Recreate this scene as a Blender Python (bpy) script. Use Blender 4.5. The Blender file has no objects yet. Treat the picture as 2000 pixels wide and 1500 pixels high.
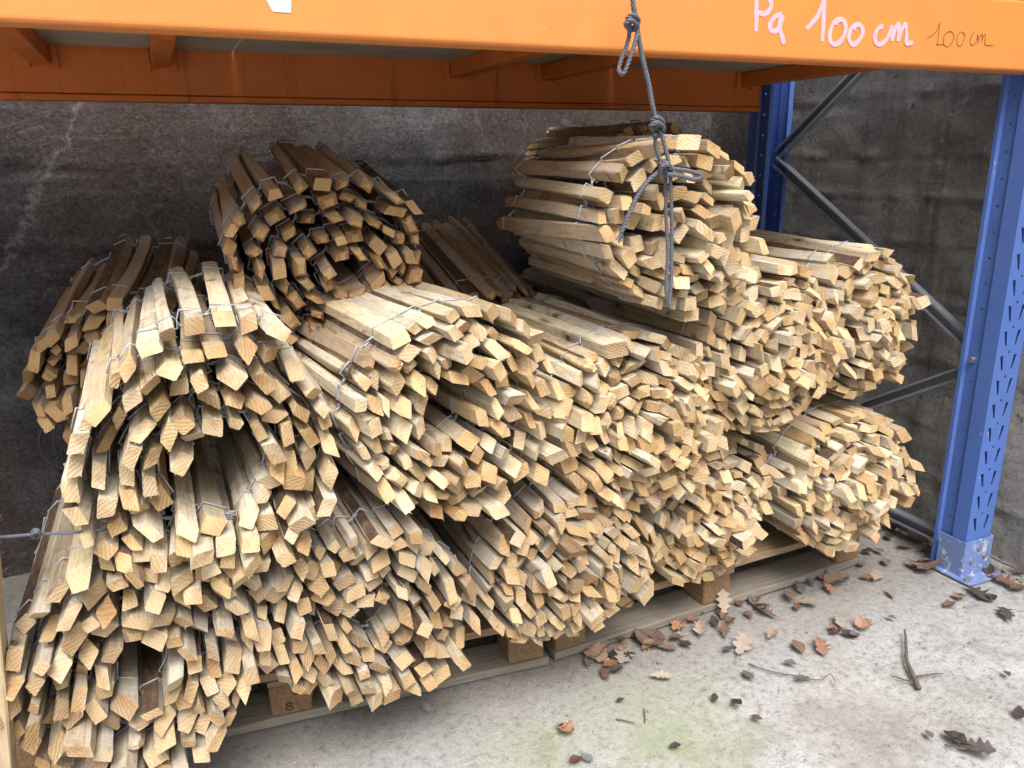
import bpy, bmesh, math, random
import numpy as np
from mathutils import Vector, Matrix

# ------------------------------------------------------------------ scene, camera, sky, sun
S = bpy.context.scene
COL = S.collection
H = 1.15                      # camera height (m)
FPX = 1532.0                  # focal length in pixels of a 2000 x 1500 frame
YAW, PITCH, ROLL = math.radians(23.7), math.radians(-15.95), 0.0115
_f = Vector((math.sin(YAW)*math.cos(PITCH), math.cos(YAW)*math.cos(PITCH), math.sin(PITCH)))
_r0 = Vector((math.cos(YAW), -math.sin(YAW), 0)); _u0 = _r0.cross(_f)
_r = _r0*math.cos(ROLL) - _u0*math.sin(ROLL); _u = _u0*math.cos(ROLL) + _r0*math.sin(ROLL)
cam_d = bpy.data.cameras.new('camera'); cam_d.sensor_width = 36; cam_d.lens = 36*FPX/2000
cam_d.clip_start = 0.05; cam_d.clip_end = 500
cam = bpy.data.objects.new('camera', cam_d); COL.objects.link(cam)
cam.matrix_world = Matrix(((_r.x,_u.x,-_f.x,0),(_r.y,_u.y,-_f.y,0),(_r.z,_u.z,-_f.z,H),(0,0,0,1)))
S.camera = cam

SUN_EL, SUN_AZ = math.radians(57), math.radians(192)   # azimuth clockwise from +Y: behind the camera
w = bpy.data.worlds.new('World'); S.world = w; w.use_nodes = True
nt = w.node_tree; nt.nodes.clear()
sky = nt.nodes.new('ShaderNodeTexSky'); sky.sky_type = 'NISHITA'; sky.sun_disc = False
sky.sun_elevation = SUN_EL; sky.sun_rotation = SUN_AZ; sky.air_density = 1.0; sky.dust_density = 6.0
hs = nt.nodes.new('ShaderNodeHueSaturation'); hs.inputs['Saturation'].default_value = 0.42
bg = nt.nodes.new('ShaderNodeBackground'); bg.inputs['Strength'].default_value = 0.07
ow = nt.nodes.new('ShaderNodeOutputWorld')
nt.links.new(sky.outputs[0], hs.inputs['Color']); nt.links.new(hs.outputs[0], bg.inputs[0]); nt.links.new(bg.outputs[0], ow.inputs[0])
sl = bpy.data.lights.new('sun', 'SUN'); sl.energy = 1.5; sl.angle = math.radians(35); sl.color = (1.0, 0.97, 0.92)
sun = bpy.data.objects.new('sun', sl); COL.objects.link(sun)
sd = Vector((math.sin(SUN_AZ)*math.cos(SUN_EL), math.cos(SUN_AZ)*math.cos(SUN_EL), math.sin(SUN_EL)))
sun.rotation_euler = sd.to_track_quat('Z', 'Y').to_euler()
S.view_settings.view_transform = 'Standard'; S.view_settings.look = 'None'
S.view_settings.gamma = 1.0; S.view_settings.use_curve_mapping = False
S.view_settings.exposure = 1.4
S.cycles.max_bounces = 4; S.cycles.diffuse_bounces = 3; S.cycles.glossy_bounces = 2
S.cycles.use_adaptive_sampling = True; S.cycles.adaptive_threshold = 0.02

rng = random.Random(11)
def U(a, b): return rng.uniform(a, b)
def ray(x, y): return _f*FPX + _r*(x-1000) + _u*(750-y)
def at(x, y, **k):
    """point of the place seen at photo pixel x, y on the plane X=, Y= or Z="""
    (a, v), = k.items(); i = 'XYZ'.index(a); d = ray(x, y); c = Vector((0, 0, H))
    return c + d*((v-c[i])/d[i])

# ------------------------------------------------------------------ helpers
def mesh_obj(name, verts, faces, mats, parent=None, midx=None, smooth=False):
    me = bpy.data.meshes.new(name); me.from_pydata([tuple(v) for v in verts], [], faces)
    for m in (mats if isinstance(mats, (list, tuple)) else [mats]): me.materials.append(m)
    if midx is not None: me.polygons.foreach_set('material_index', midx)
    if smooth: me.polygons.foreach_set('use_smooth', [True]*len(me.polygons))
    me.update()
    o = bpy.data.objects.new(name, me); COL.objects.link(o)
    if parent: o.parent = parent
    return o
def bm_obj(name, bm, mats, parent=None, smooth=False):
    me = bpy.data.meshes.new(name); bm.to_mesh(me); bm.free()
    for m in (mats if isinstance(mats, (list, tuple)) else [mats]): me.materials.append(m)
    if smooth: me.polygons.foreach_set('use_smooth', [True]*len(me.polygons))
    o = bpy.data.objects.new(name, me); COL.objects.link(o)
    if parent: o.parent = parent
    return o
def thing(name, label, cat, loc=(0,0,0), group=None):
    o = bpy.data.objects.new(name, None); COL.objects.link(o); o.location = loc; o.empty_display_size = 0.05
    return tag(o, label, cat, group)
def tag(o, label, cat, group=None):
    o['label'] = label; o['category'] = cat
    if group: o['group'] = group
    return o
def box_bm(x0, x1, y0, y1, z0, z1, bev=0.0, seg=2):
    bm = bmesh.new(); bmesh.ops.create_cube(bm, size=1)
    for v in bm.verts: v.co = Vector(((x0+x1)/2+v.co.x*(x1-x0), (y0+y1)/2+v.co.y*(y1-y0), (z0+z1)/2+v.co.z*(z1-z0)))
    if bev: bmesh.ops.bevel(bm, geom=bm.edges[:], offset=bev, segments=seg, affect='EDGES', profile=0.5)
    return bm
def rough_box_bm(x0, x1, y0, y1, z0, z1, bev=0.002, amp=0.0012, cut=0.06):
    """sawn timber: bevelled box, cut along its length and made a little uneven"""
    bm = box_bm(x0, x1, y0, y1, z0, z1, bev, 1)
    d = [(x1-x0), (y1-y0), (z1-z0)]; ax = d.index(max(d)); lo = (x0, y0, z0)[ax]
    n = int(d[ax]/cut)
    nrm = [0,0,0]; nrm[ax] = 1
    for i in range(1, n):
        c = [0,0,0]; c[ax] = lo + d[ax]*i/n
        bmesh.ops.bisect_plane(bm, geom=bm.verts[:]+bm.edges[:]+bm.faces[:], plane_co=c, plane_no=nrm)
    for v in bm.verts: v.co += Vector((U(-amp,amp), U(-amp,amp), U(-amp,amp)))
    return bm
def tube(paths, rad, sides=6):
    """verts, faces of tubes along point lists (parallel transport)"""
    V, Fc = [], []
    for P in paths:
        P = [Vector(p) for p in P]; n = len(P); base = len(V)
        t0 = (P[1]-P[0]).normalized(); a = t0.orthogonal().normalized()
        for i in range(n):
            t = (P[min(i+1,n-1)]-P[max(i-1,0)])
            t = t.normalized() if t.length > 1e-9 else t0
            a = a - t*a.dot(t)
            a = a.normalized() if a.length > 1e-6 else t.orthogonal().normalized()
            b = t.cross(a)
            rr = rad[i] if isinstance(rad, (list, tuple)) else rad
            for s in range(sides):
                an = 2*math.pi*s/sides
                V.append(P[i] + a*(rr*math.cos(an)) + b*(rr*math.sin(an)))
        for i in range(n-1):
            for s in range(sides):
                s2 = (s+1) % sides
                Fc.append((base+i*sides+s, base+i*sides+s2, base+(i+1)*sides+s2, base+(i+1)*sides+s))
        Fc.append(tuple(base+s for s in reversed(range(sides)))); Fc.append(tuple(base+(n-1)*sides+s for s in range(sides)))
    return V, Fc
def spline(P, n=12):
    P = [Vector(p) for p in P]; out = []
    for i in range(len(P)-1):
        p0, p1, p2, p3 = P[max(i-1,0)], P[i], P[i+1], P[min(i+2,len(P)-1)]
        for k in range(n):
            t = k/n
            out.append(0.5*((2*p1)+(p2-p0)*t+(2*p0-5*p1+4*p2-p3)*t*t+(3*p1-p0-3*p2+p3)*t*t*t))
    out.append(P[-1]); return out

# ------------------------------------------------------------------ materials
class NB:
    def __init__(s, name):
        s.m = bpy.data.materials.new(name); s.m.use_nodes = True; s.t = s.m.node_tree
        s.b = s.t.nodes['Principled BSDF']; s.b.inputs['Specular IOR Level'].default_value = 0.3
    def n(s, typ, **kw):
        nd = s.t.nodes.new(typ)
        for k, v in kw.items():
            if k in nd.inputs: s.set(nd.inputs[k], v)
            else: setattr(nd, k, v)
        return nd
    def set(s, inp, v):
        if isinstance(v, bpy.types.NodeSocket): s.t.links.new(v, inp)
        else: inp.default_value = v
    def coord(s, out='Object'): return s.n('ShaderNodeTexCoord').outputs[out]
    def mapv(s, v, scale=(1,1,1), loc=(0,0,0), rot=(0,0,0)):
        m = s.n('ShaderNodeMapping'); s.set(m.inputs['Vector'], v); s.set(m.inputs['Scale'], scale); s.set(m.inputs['Location'], loc); s.set(m.inputs['Rotation'], rot)
        return m.outputs[0]
    def noise(s, v, scale, det=6, rough=0.6, dist=0.0):
        nd = s.n('ShaderNodeTexNoise'); s.set(nd.inputs['Vector'], v); nd.inputs['Scale'].default_value = scale
        nd.inputs['Detail'].default_value = det; nd.inputs['Roughness'].default_value = rough; nd.inputs['Distortion'].default_value = dist
        return nd.outputs[0]
    def ramp(s, v, stops):
        nd = s.n('ShaderNodeValToRGB'); s.set(nd.inputs[0], v); e = nd.color_ramp.elements
        while len(e) < len(stops): e.new(0.5)
        for i, (p, c) in enumerate(stops):
            e[i].position = p; e[i].color = (c, c, c, 1) if isinstance(c, (int, float)) else (*c, 1)
        return nd.outputs[0]
    def mix(s, fac, a, b, mode='MIX'):
        nd = s.n('ShaderNodeMix', data_type='RGBA', blend_type=mode)
        s.set(nd.inputs[0], fac); s.set(nd.inputs[6], a if isinstance(a, bpy.types.NodeSocket) else (*a, 1)); s.set(nd.inputs[7], b if isinstance(b, bpy.types.NodeSocket) else (*b, 1))
        return nd.outputs[2]
    def math(s, op, a, b=0.0):
        nd = s.n('ShaderNodeMath', operation=op); s.set(nd.inputs[0], a); s.set(nd.inputs[1], b); return nd.outputs[0]
    def col(s, v): s.set(s.b.inputs['Base Color'], v if isinstance(v, bpy.types.NodeSocket) else (*v, 1)); return s
    def rough(s, v): s.set(s.b.inputs['Roughness'], v); return s
    def metal(s, v): s.set(s.b.inputs['Metallic'], v); return s
    def bump(s, h, strength=0.3, dist=0.01):
        nd = s.n('ShaderNodeBump'); s.set(nd.inputs['Height'], h); nd.inputs['Strength'].default_value = strength; nd.inputs['Distance'].default_value = dist
        s.t.links.new(nd.outputs[0], s.b.inputs['Normal']); return s

def rand_coord(b, scale):
    """object coordinates moved by a random amount for each object"""
    oi = b.n('ShaderNodeObjectInfo'); r = b.math('MULTIPLY', oi.outputs['Random'], 37.0)
    cv = b.n('ShaderNodeCombineXYZ'); b.set(cv.inputs[0], r); b.set(cv.inputs[1], r); b.set(cv.inputs[2], r)
    va = b.n('ShaderNodeVectorMath', operation='ADD'); b.set(va.inputs[0], b.coord()); b.set(va.inputs[1], cv.outputs[0])
    return b.mapv(va.outputs[0], scale), oi

def mat_wood_side():
    b = NB('picket_wood'); v, oi = rand_coord(b, (1, 0.06, 1))
    grain = b.noise(v, 300, 4, 0.7, 0.5)
    streak = b.noise(v, 75, 3, 0.6, 1.0)
    v2, _ = rand_coord(b, (1, 0.42, 1))
    blot = b.noise(v2, 15, 4, 0.65, 1.0)
    g = b.ramp(grain, [(0.28, (0.60, 0.52, 0.42)), (0.47, (1.0, 0.98, 0.95)), (0.75, (1.2, 1.2, 1.2))])
    st = b.ramp(streak, [(0.28, (0.72, 0.62, 0.50)), (0.50, (1.04, 1.04, 1.04))])
    c = b.mix(1.0, oi.outputs['Color'], g, 'MULTIPLY'); c = b.mix(0.85, c, st, 'MULTIPLY')
    # weathered silver patches, brown heart wood, black stains
    grey = b.ramp(b.noise(v2, 7, 2, 0.5), [(0.40, 0.0), (0.62, 0.75)])
    c = b.mix(grey, c, b.mix(0.55, c, (0.50, 0.485, 0.46)))
    c = b.mix(b.ramp(blot, [(0.545, 0.0), (0.66, 0.85)]), c, b.mix(0.65, c, (0.17, 0.09, 0.042)))
    c = b.mix(b.ramp(blot, [(0.64, 0.0), (0.70, 0.85)]), c, (0.035, 0.022, 0.016))
    # crosswise saw marks
    v4, _ = rand_coord(b, (0.12, 1, 0.12))
    saw = b.noise(v4, 210, 2, 0.6)
    c = b.mix(0.35, c, b.ramp(saw, [(0.3, 0.6), (0.6, 1.1)]), 'MULTIPLY')
    h = b.mix(0.45, grain, saw)
    b.col(c).rough(0.7).bump(h, 0.8, 0.003); return b.m
def mat_wood_end():
    b = NB('picket_end_grain'); v, oi = rand_coord(b, (1, 0.3, 1))
    wv = b.n('ShaderNodeTexWave', wave_type='RINGS', rings_direction='Y'); b.set(wv.inputs['Vector'], v)
    wv.inputs['Scale'].default_value = 55; wv.inputs['Distortion'].default_value = 5.0; wv.inputs['Detail'].default_value = 2; wv.inputs['Detail Scale'].default_value = 1.6
    rings = b.ramp(wv.outputs[1], [(0.0, (0.80, 0.72, 0.60)), (0.5, (1, 1, 1)), (1, (1.0, 1.0, 1.0))])
    fib = b.noise(v, 420, 2, 0.7)
    base = b.mix(0.48, oi.outputs['Color'], (0.60, 0.40, 0.185))
    base = b.mix(b.ramp(oi.outputs['Random'], [(0.80, 0.0), (0.95, 0.55)]), base, (0.30, 0.215, 0.14))
    base = b.mix(b.ramp(b.noise(v, 26, 2, 0.5), [(0.45, 0.0), (0.7, 0.65)]), base, (0.33, 0.18, 0.075))
    c = b.mix(b.math('MULTIPLY', oi.outputs['Random'], 0.9), base, rings, 'MULTIPLY')
    c = b.mix(0.6, c, b.ramp(fib, [(0.3, 0.62), (0.6, 1.0)]), 'MULTIPLY')
    b.col(c).rough(0.8).bump(b.mix(0.5, wv.outputs[0], fib), 0.5, 0.002); return b.m
def mat_bark():
    b = NB('picket_bark'); v, oi = rand_coord(b, (1, 0.35, 1))
    n1 = b.noise(v, 90, 6, 0.7, 0.5)
    c = b.ramp(n1, [(0.3, (0.03, 0.02, 0.014)), (0.55, (0.115, 0.07, 0.045)), (0.75, (0.24, 0.17, 0.12))])
    b.col(c).rough(0.85).bump(n1, 0.8, 0.004); return b.m
def mat_steel(name, c, rough=0.42, metal=0.9, var=0.3):
    b = NB(name); v = b.coord(); n1 = b.noise(v, 35, 5, 0.6); n2 = b.noise(v, 6, 3, 0.5)
    k = b.mix(var, c, b.mix(n1, tuple(x*0.45 for x in c), tuple(min(1, x*1.25) for x in c)))
    b.col(k).metal(metal).rough(b.ramp(n2, [(0.3, rough), (0.7, rough+0.18)])); return b.m
def mat_paint(name, c, wear=(0.35,0.3,0.27), wear_at=0.72, fade=0.25, rough=0.42, streak=0.0):
    b = NB(name); v = b.coord()
    n1 = b.noise(v, 2.3, 4, 0.55); n2 = b.noise(v, 38, 6, 0.7, 0.4); n3 = b.noise(v, 7, 5, 0.65)
    k = b.mix(b.ramp(n1, [(0.3, 0.0), (0.7, fade)]), c, tuple(x*0.55+0.30*sum(c)/3 for x in c))
    k = b.mix(b.ramp(n3, [(0.45, 0.0), (0.75, 0.30)]), k, tuple(x*0.62 for x in c))
    if streak:
        sv = b.noise(b.mapv(v, (26, 26, 1.3)), 1.0, 5, 0.7, 0.3)
        k = b.mix(b.ramp(sv, [(0.58, 0.0), (0.72, streak)]), k, (0.05, 0.022, 0.012))
    sc_ = b.noise(b.mapv(v, (5, 5, 90)), 1.0, 4, 0.75, 0.6)
    k = b.mix(b.ramp(sc_, [(0.69, 0.0), (0.72, 0.55)]), k, tuple(x*0.45 for x in c))
    sp = b.noise(v, 130, 2, 0.5)
    k = b.mix(b.ramp(sp, [(0.735, 0.0), (0.76, 0.8)]), k, (0.09, 0.045, 0.02))
    k = b.mix(b.ramp(n2, [(wear_at, 0.0), (wear_at+0.03, 0.9)]), k, wear)
    b.col(k).rough(b.ramp(n3, [(0.3, rough-0.08), (0.7, rough+0.15)])).bump(n2, 0.06, 0.003); return b.m
def mat_flat(name, c, rough=0.7, var=0.25, scale=60, metal=0.0):
    b = NB(name); v = b.coord(); n1 = b.noise(v, scale, 5, 0.6)
    b.col(b.mix(n1, tuple(x*(1-var) for x in c), tuple(min(1, x*(1+var)) for x in c))).rough(rough).metal(metal).bump(n1, 0.15, 0.003); return b.m
def mat_timber(name, c, dark, along=0):
    b = NB(name); sc = [1.0, 1.0, 1.0]; sc[along] = 0.06
    v = b.mapv(b.coord(), tuple(sc)); n1 = b.noise(v, 120, 6, 0.65, 0.5); n2 = b.noise(b.coord(), 9, 5, 0.6)
    k = b.mix(b.ramp(n1, [(0.3, 0.0), (0.62, 1.0)]), dark, c)
    k = b.mix(b.ramp(n2, [(0.42, 0.0), (0.7, 0.55)]), k, tuple(x*0.55 for x in c))
    b.col(k).rough(0.8).bump(n1, 0.5, 0.003); return b.m
def mat_wall():
    b = NB('old_concrete'); v = b.coord()
    big = b.noise(v, 1.3, 5, 0.6, 0.3); mid = b.noise(v, 5.5, 8, 0.7, 0.5); fine = b.noise(v, 95, 5, 0.8); pit = b.noise(v, 170, 3, 0.6)
    vert = b.noise(b.mapv(v, (9, 9, 0.7)), 1.0, 6, 0.65, 0.5)
    horiz = b.noise(b.mapv(v, (0.8, 0.8, 14)), 1.0, 6, 0.7, 0.6)
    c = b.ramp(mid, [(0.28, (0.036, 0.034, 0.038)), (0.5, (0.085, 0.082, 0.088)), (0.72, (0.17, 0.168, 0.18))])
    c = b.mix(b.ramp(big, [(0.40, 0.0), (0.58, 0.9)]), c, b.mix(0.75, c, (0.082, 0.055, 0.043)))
    c = b.mix(b.ramp(vert, [(0.55, 0.0), (0.75, 0.55)]), c, (0.025, 0.024, 0.027))
    c = b.mix(b.ramp(horiz, [(0.56, 0.0), (0.72, 0.45)]), c, (0.23, 0.23, 0.24))
    c = b.mix(0.85, c, b.ramp(fine, [(0.3, 0.25), (0.5, 0.85), (0.72, 1.7)]), 'MULTIPLY')
    c = b.mix(b.ramp(pit, [(0.63, 0.0), (0.70, 0.45)]), c, (0.24, 0.235, 0.245))
    c = b.mix(b.ramp(pit, [(0.31, 0.6), (0.38, 0.0)]), c, (0.012, 0.011, 0.012))
    crack = b.noise(v, 1.9, 7, 0.6, 0.8)
    ck = b.math('ABSOLUTE', b.math('SUBTRACT', crack, 0.52))
    c = b.mix(b.ramp(ck, [(0.0, 0.22), (0.005, 0.0)]), c, (0.32, 0.31, 0.30))
    # lime washed out along an old crack that runs down to the left
    p1, p2 = at(152, 250, Y=2.47), at(25, 470, Y=2.47); sl_ = (p2.x-p1.x)/(p2.z-p1.z)
    q = b.n('ShaderNodeSeparateXYZ'); b.set(q.inputs[0], v)
    ln_ = b.math('SUBTRACT', q.outputs[0], b.math('ADD', b.math('MULTIPLY', b.math('SUBTRACT', q.outputs[2], p1.z), sl_), p1.x))
    ln_ = b.math('ABSOLUTE', b.math('ADD', ln_, b.math('MULTIPLY', b.math('SUBTRACT', b.noise(v, 6, 6, 0.7), 0.5), 0.22)))
    c = b.mix(b.math('MULTIPLY', b.ramp(ln_, [(0.0, 0.42), (0.012, 0.0)]), b.ramp(fine, [(0.35, 0.1), (0.6, 1.0)])), c, (0.36, 0.34, 0.32))
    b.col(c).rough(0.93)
    hgt = b.mix(0.45, b.mix(0.5, mid, horiz), fine)
    b.bump(hgt, 0.95, 0.016); return b.m
def mat_side_wall():
    b = NB('side_wall_concrete'); v = b.coord()
    mid = b.noise(v, 4.5, 8, 0.68, 0.4); fine = b.noise(v, 75, 6, 0.75); pit = b.noise(v, 26, 4, 0.6, 0.4)
    vert = b.noise(b.mapv(v, (10, 10, 0.6)), 1.0, 6, 0.7, 0.4)
    horiz = b.noise(b.mapv(v, (0.9, 0.9, 16)), 1.0, 5, 0.65, 0.5)
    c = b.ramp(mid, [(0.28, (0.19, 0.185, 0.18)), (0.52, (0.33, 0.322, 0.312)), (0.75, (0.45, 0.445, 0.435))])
    c = b.mix(b.ramp(vert, [(0.50, 0.0), (0.7, 0.7)]), c, (0.06, 0.054, 0.05))
    # shade high on the wall is painted in: colour darkens towards the top
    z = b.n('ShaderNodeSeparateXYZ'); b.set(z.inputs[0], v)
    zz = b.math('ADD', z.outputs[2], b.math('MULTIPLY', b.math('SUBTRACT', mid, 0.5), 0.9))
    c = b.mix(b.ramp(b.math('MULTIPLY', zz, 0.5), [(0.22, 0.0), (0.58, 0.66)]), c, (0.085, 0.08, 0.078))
    c = b.mix(b.ramp(horiz, [(0.58, 0.0), (0.70, 0.5)]), c, (0.30, 0.29, 0.28))
    c = b.mix(b.ramp(pit, [(0.60, 0.0), (0.68, 0.6)]), c, (0.30, 0.285, 0.27)); c = b.mix(b.ramp(pit, [(0.30, 0.6), (0.38, 0.0)]), c, (0.03, 0.028, 0.026))
    c = b.mix(0.7, c, b.ramp(fine, [(0.3, 0.5), (0.5, 0.95), (0.75, 1.4)]), 'MULTIPLY')
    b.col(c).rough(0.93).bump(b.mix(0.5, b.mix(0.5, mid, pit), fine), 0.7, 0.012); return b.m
def mat_ground():
    b = NB('concrete_floor'); v = b.coord()
    big = b.noise(v, 1.6, 5, 0.6, 0.4); mid = b.noise(v, 7, 7, 0.65, 0.4); fine = b.noise(v, 55, 6, 0.75); grit = b.noise(v, 240, 3, 0.7)
    c = b.ramp(mid, [(0.28, (0.28, 0.272, 0.265)), (0.5, (0.42, 0.42, 0.425)), (0.72, (0.52, 0.525, 0.535))])
    c = b.mix(b.ramp(big, [(0.48, 0.0), (0.7, 0.5)]), c, (0.33, 0.30, 0.265))
    c = b.mix(0.9, c, b.ramp(fine, [(0.3, 0.36), (0.47, 0.95), (0.68, 1.22)]), 'MULTIPLY')
    c = b.mix(b.ramp(grit, [(0.58, 0.0), (0.66, 0.75)]), c, (0.14, 0.13, 0.12))
    c = b.mix(b.ramp(grit, [(0.27, 0.6), (0.34, 0.0)]), c, (0.66, 0.65, 0.63))
    # a patch of algae with soft uneven edges, and a lighter one beside it
    def patch(cx, cy, r, strength):
        m = b.mapv(v, (1/r, 1/r, 0), (-cx/r, -cy/r, 0)); ln = b.n('ShaderNodeVectorMath', operation='LENGTH'); b.set(ln.inputs[0], m)
        d = b.math('ADD', ln.outputs['Value'], b.math('MULTIPLY', b.math('SUBTRACT', mid, 0.5), 1.6))
        return b.ramp(d, [(0.1, strength), (0.95, 0.0)])
    # brown grime lying along the pallets and the wall foot
    sx = b.n('ShaderNodeSeparateXYZ'); b.set(sx.inputs[0], v)
    gy = b.math('ADD', sx.outputs[1], b.math('MULTIPLY', b.math('SUBTRACT', mid, 0.5), 0.7))
    c = b.mix(b.ramp(b.math('SUBTRACT', gy, 1.0), [(0.16, 0.0), (0.42, 0.75)]), c, b.mix(0.75, c, (0.15, 0.125, 0.10)))
    c = b.mix(patch(0.84, 1.11, 0.27, 0.55), c, (0.27, 0.315, 0.15))
    c = b.mix(patch(0.56, 1.20, 0.16, 0.4), c, (0.31, 0.335, 0.18))
    c = b.mix(patch(1.20, 1.00, 0.22, 0.35), c, (0.30, 0.265, 0.22))
    b.col(c).rough(0.9).bump(b.mix(0.4, fine, grit), 0.75, 0.009); return b.m
def mat_leaf():
    b = NB('dead_leaf'); oi = b.n('ShaderNodeObjectInfo'); v = b.coord()
    n1 = b.noise(v, 60, 5, 0.65); n2 = b.noise(b.mapv(v, (1, 0.25, 1)), 160, 3, 0.6)
    c = b.mix(0.8, oi.outputs['Color'], b.ramp(n1, [(0.3, 0.5), (0.6, 1.1)]), 'MULTIPLY')
    c = b.mix(0.4, c, b.ramp(n2, [(0.35, 0.6), (0.6, 1.1)]), 'MULTIPLY')
    b.col(c).rough(0.6).bump(n2, 0.4, 0.002); return b.m

M = dict(side=mat_wood_side(), end=mat_wood_end(), bark=mat_bark(),
    wire=mat_steel('galvanised_wire', (0.42, 0.45, 0.51), 0.5, 0.3),
    galv=mat_steel('galvanised_steel', (0.36, 0.39, 0.44), 0.42, 0.35),
    orange=mat_paint('orange_paint', (0.76, 0.262, 0.062), wear=(0.16,0.07,0.03), wear_at=0.725, fade=0.22, rough=0.40),
    orange2=mat_paint('orange_paint_grimy_shaded', (0.64, 0.17, 0.028), wear=(0.07,0.03,0.015), wear_at=0.71, fade=0.15, rough=0.5, streak=0.4),  # grime streaks, with the dimness under the deck also put into the colour
    blue=mat_paint('blue_paint', (0.085, 0.17, 0.50), wear=(0.42,0.45,0.52), wear_at=0.665, fade=0.3, rough=0.42),
    bluew=mat_paint('blue_paint_worn', (0.16, 0.24, 0.50), wear=(0.50,0.52,0.55), wear_at=0.57, fade=0.5, rough=0.6),
    deck=mat_timber('deck_board', (0.60, 0.53, 0.42), (0.40, 0.35, 0.28), 0),
    pallet=mat_timber('pallet_timber', (0.38, 0.27, 0.165), (0.21, 0.145, 0.088), 0),
    palletg=mat_timber('pallet_timber_grey', (0.30, 0.262, 0.215), (0.17, 0.148, 0.125), 0),
    block=mat_timber('pallet_block', (0.30, 0.19, 0.105), (0.15, 0.09, 0.05), 1),
    plank=mat_timber('pale_plank', (0.58, 0.45, 0.28), (0.40, 0.31, 0.20), 2),
    rope=mat_flat('grey_cord', (0.115, 0.122, 0.15), 0.42, 0.6, 260), ropeb=mat_flat('black_cord', (0.02, 0.02, 0.025), 0.6, 0.4, 190),
    pink=mat_flat('pink_paint_marker', (0.66, 0.42, 0.49), 0.6, 0.34, 110), pencil=mat_flat('pencil_mark', (0.16, 0.08, 0.04), 0.7, 0.3, 90),
    paper=mat_flat('torn_white_paper', (0.58, 0.62, 0.68), 0.7, 0.22, 25), ink=mat_flat('black_ink', (0.04, 0.03, 0.025), 0.8, 0.3, 90),
    wall=mat_wall(), swall=mat_side_wall(), ground=mat_ground(), leaf=mat_leaf(),
    twig=mat_flat('twig_bark', (0.13, 0.11, 0.085), 0.85, 0.45, 120), grit=mat_flat('grit', (0.22, 0.20, 0.18), 0.9, 0.4, 200),
    dust=mat_flat('sawdust', (0.60, 0.46, 0.27), 0.9, 0.3, 200), bolt=mat_steel('bolt_steel', (0.6, 0.6, 0.6), 0.35, 0.9))

# ------------------------------------------------------------------ ground and walls
def value_noise2(u, v, seed):
    r = np.random.default_rng(seed); g = r.random((64, 64))
    i = np.floor(u).astype(int); j = np.floor(v).astype(int); fu = u-i; fv = v-j
    fu = fu*fu*(3-2*fu); fv = fv*fv*(3-2*fv)
    a = g[i % 64, j % 64]; b = g[(i+1) % 64, j % 64]; c = g[i % 64, (j+1) % 64]; d = g[(i+1) % 64, (j+1) % 64]
    return (a*(1-fu)+b*fu)*(1-fv)+(c*(1-fu)+d*fu)*fv - 0.5
def fbm(u, v, seed, oct=4):
    s = 0; a = 1.0
    for k in range(oct): s = s + a*value_noise2(u*2**k+11.3*k, v*2**k+5.1*k, seed+k); a *= 0.5
    return s
def ground():
    xs = np.unique(np.concatenate([[-60, -20, -8, -3], np.arange(-1.2, 2.3, 0.03), [2.4, 6, 20, 60]]))
    ys = np.unique(np.concatenate([[-60, -20, -8, -3, -1], np.arange(0.3, 2.7, 0.03), [3, 6, 20, 60]]))
    X, Y = np.meshgrid(xs, ys); near = (np.abs(X-0.5) < 1.75) & (Y > 0.25) & (Y < 2.7)
    Z = np.where(near, 0.006*fbm(X*4+30, Y*4+30, 5) - 0.003, 0.0)
    n, m = len(xs), len(ys)
    V = list(zip(X.ravel(), Y.ravel(), Z.ravel()))
    Fc = [(j*n+i, j*n+i+1, (j+1)*n+i+1, (j+1)*n+i) for j in range(m-1) for i in range(n-1)]
    o = mesh_obj('ground', V, Fc, M['ground'], smooth=True); o['kind'] = 'structure'
ground()
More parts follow.
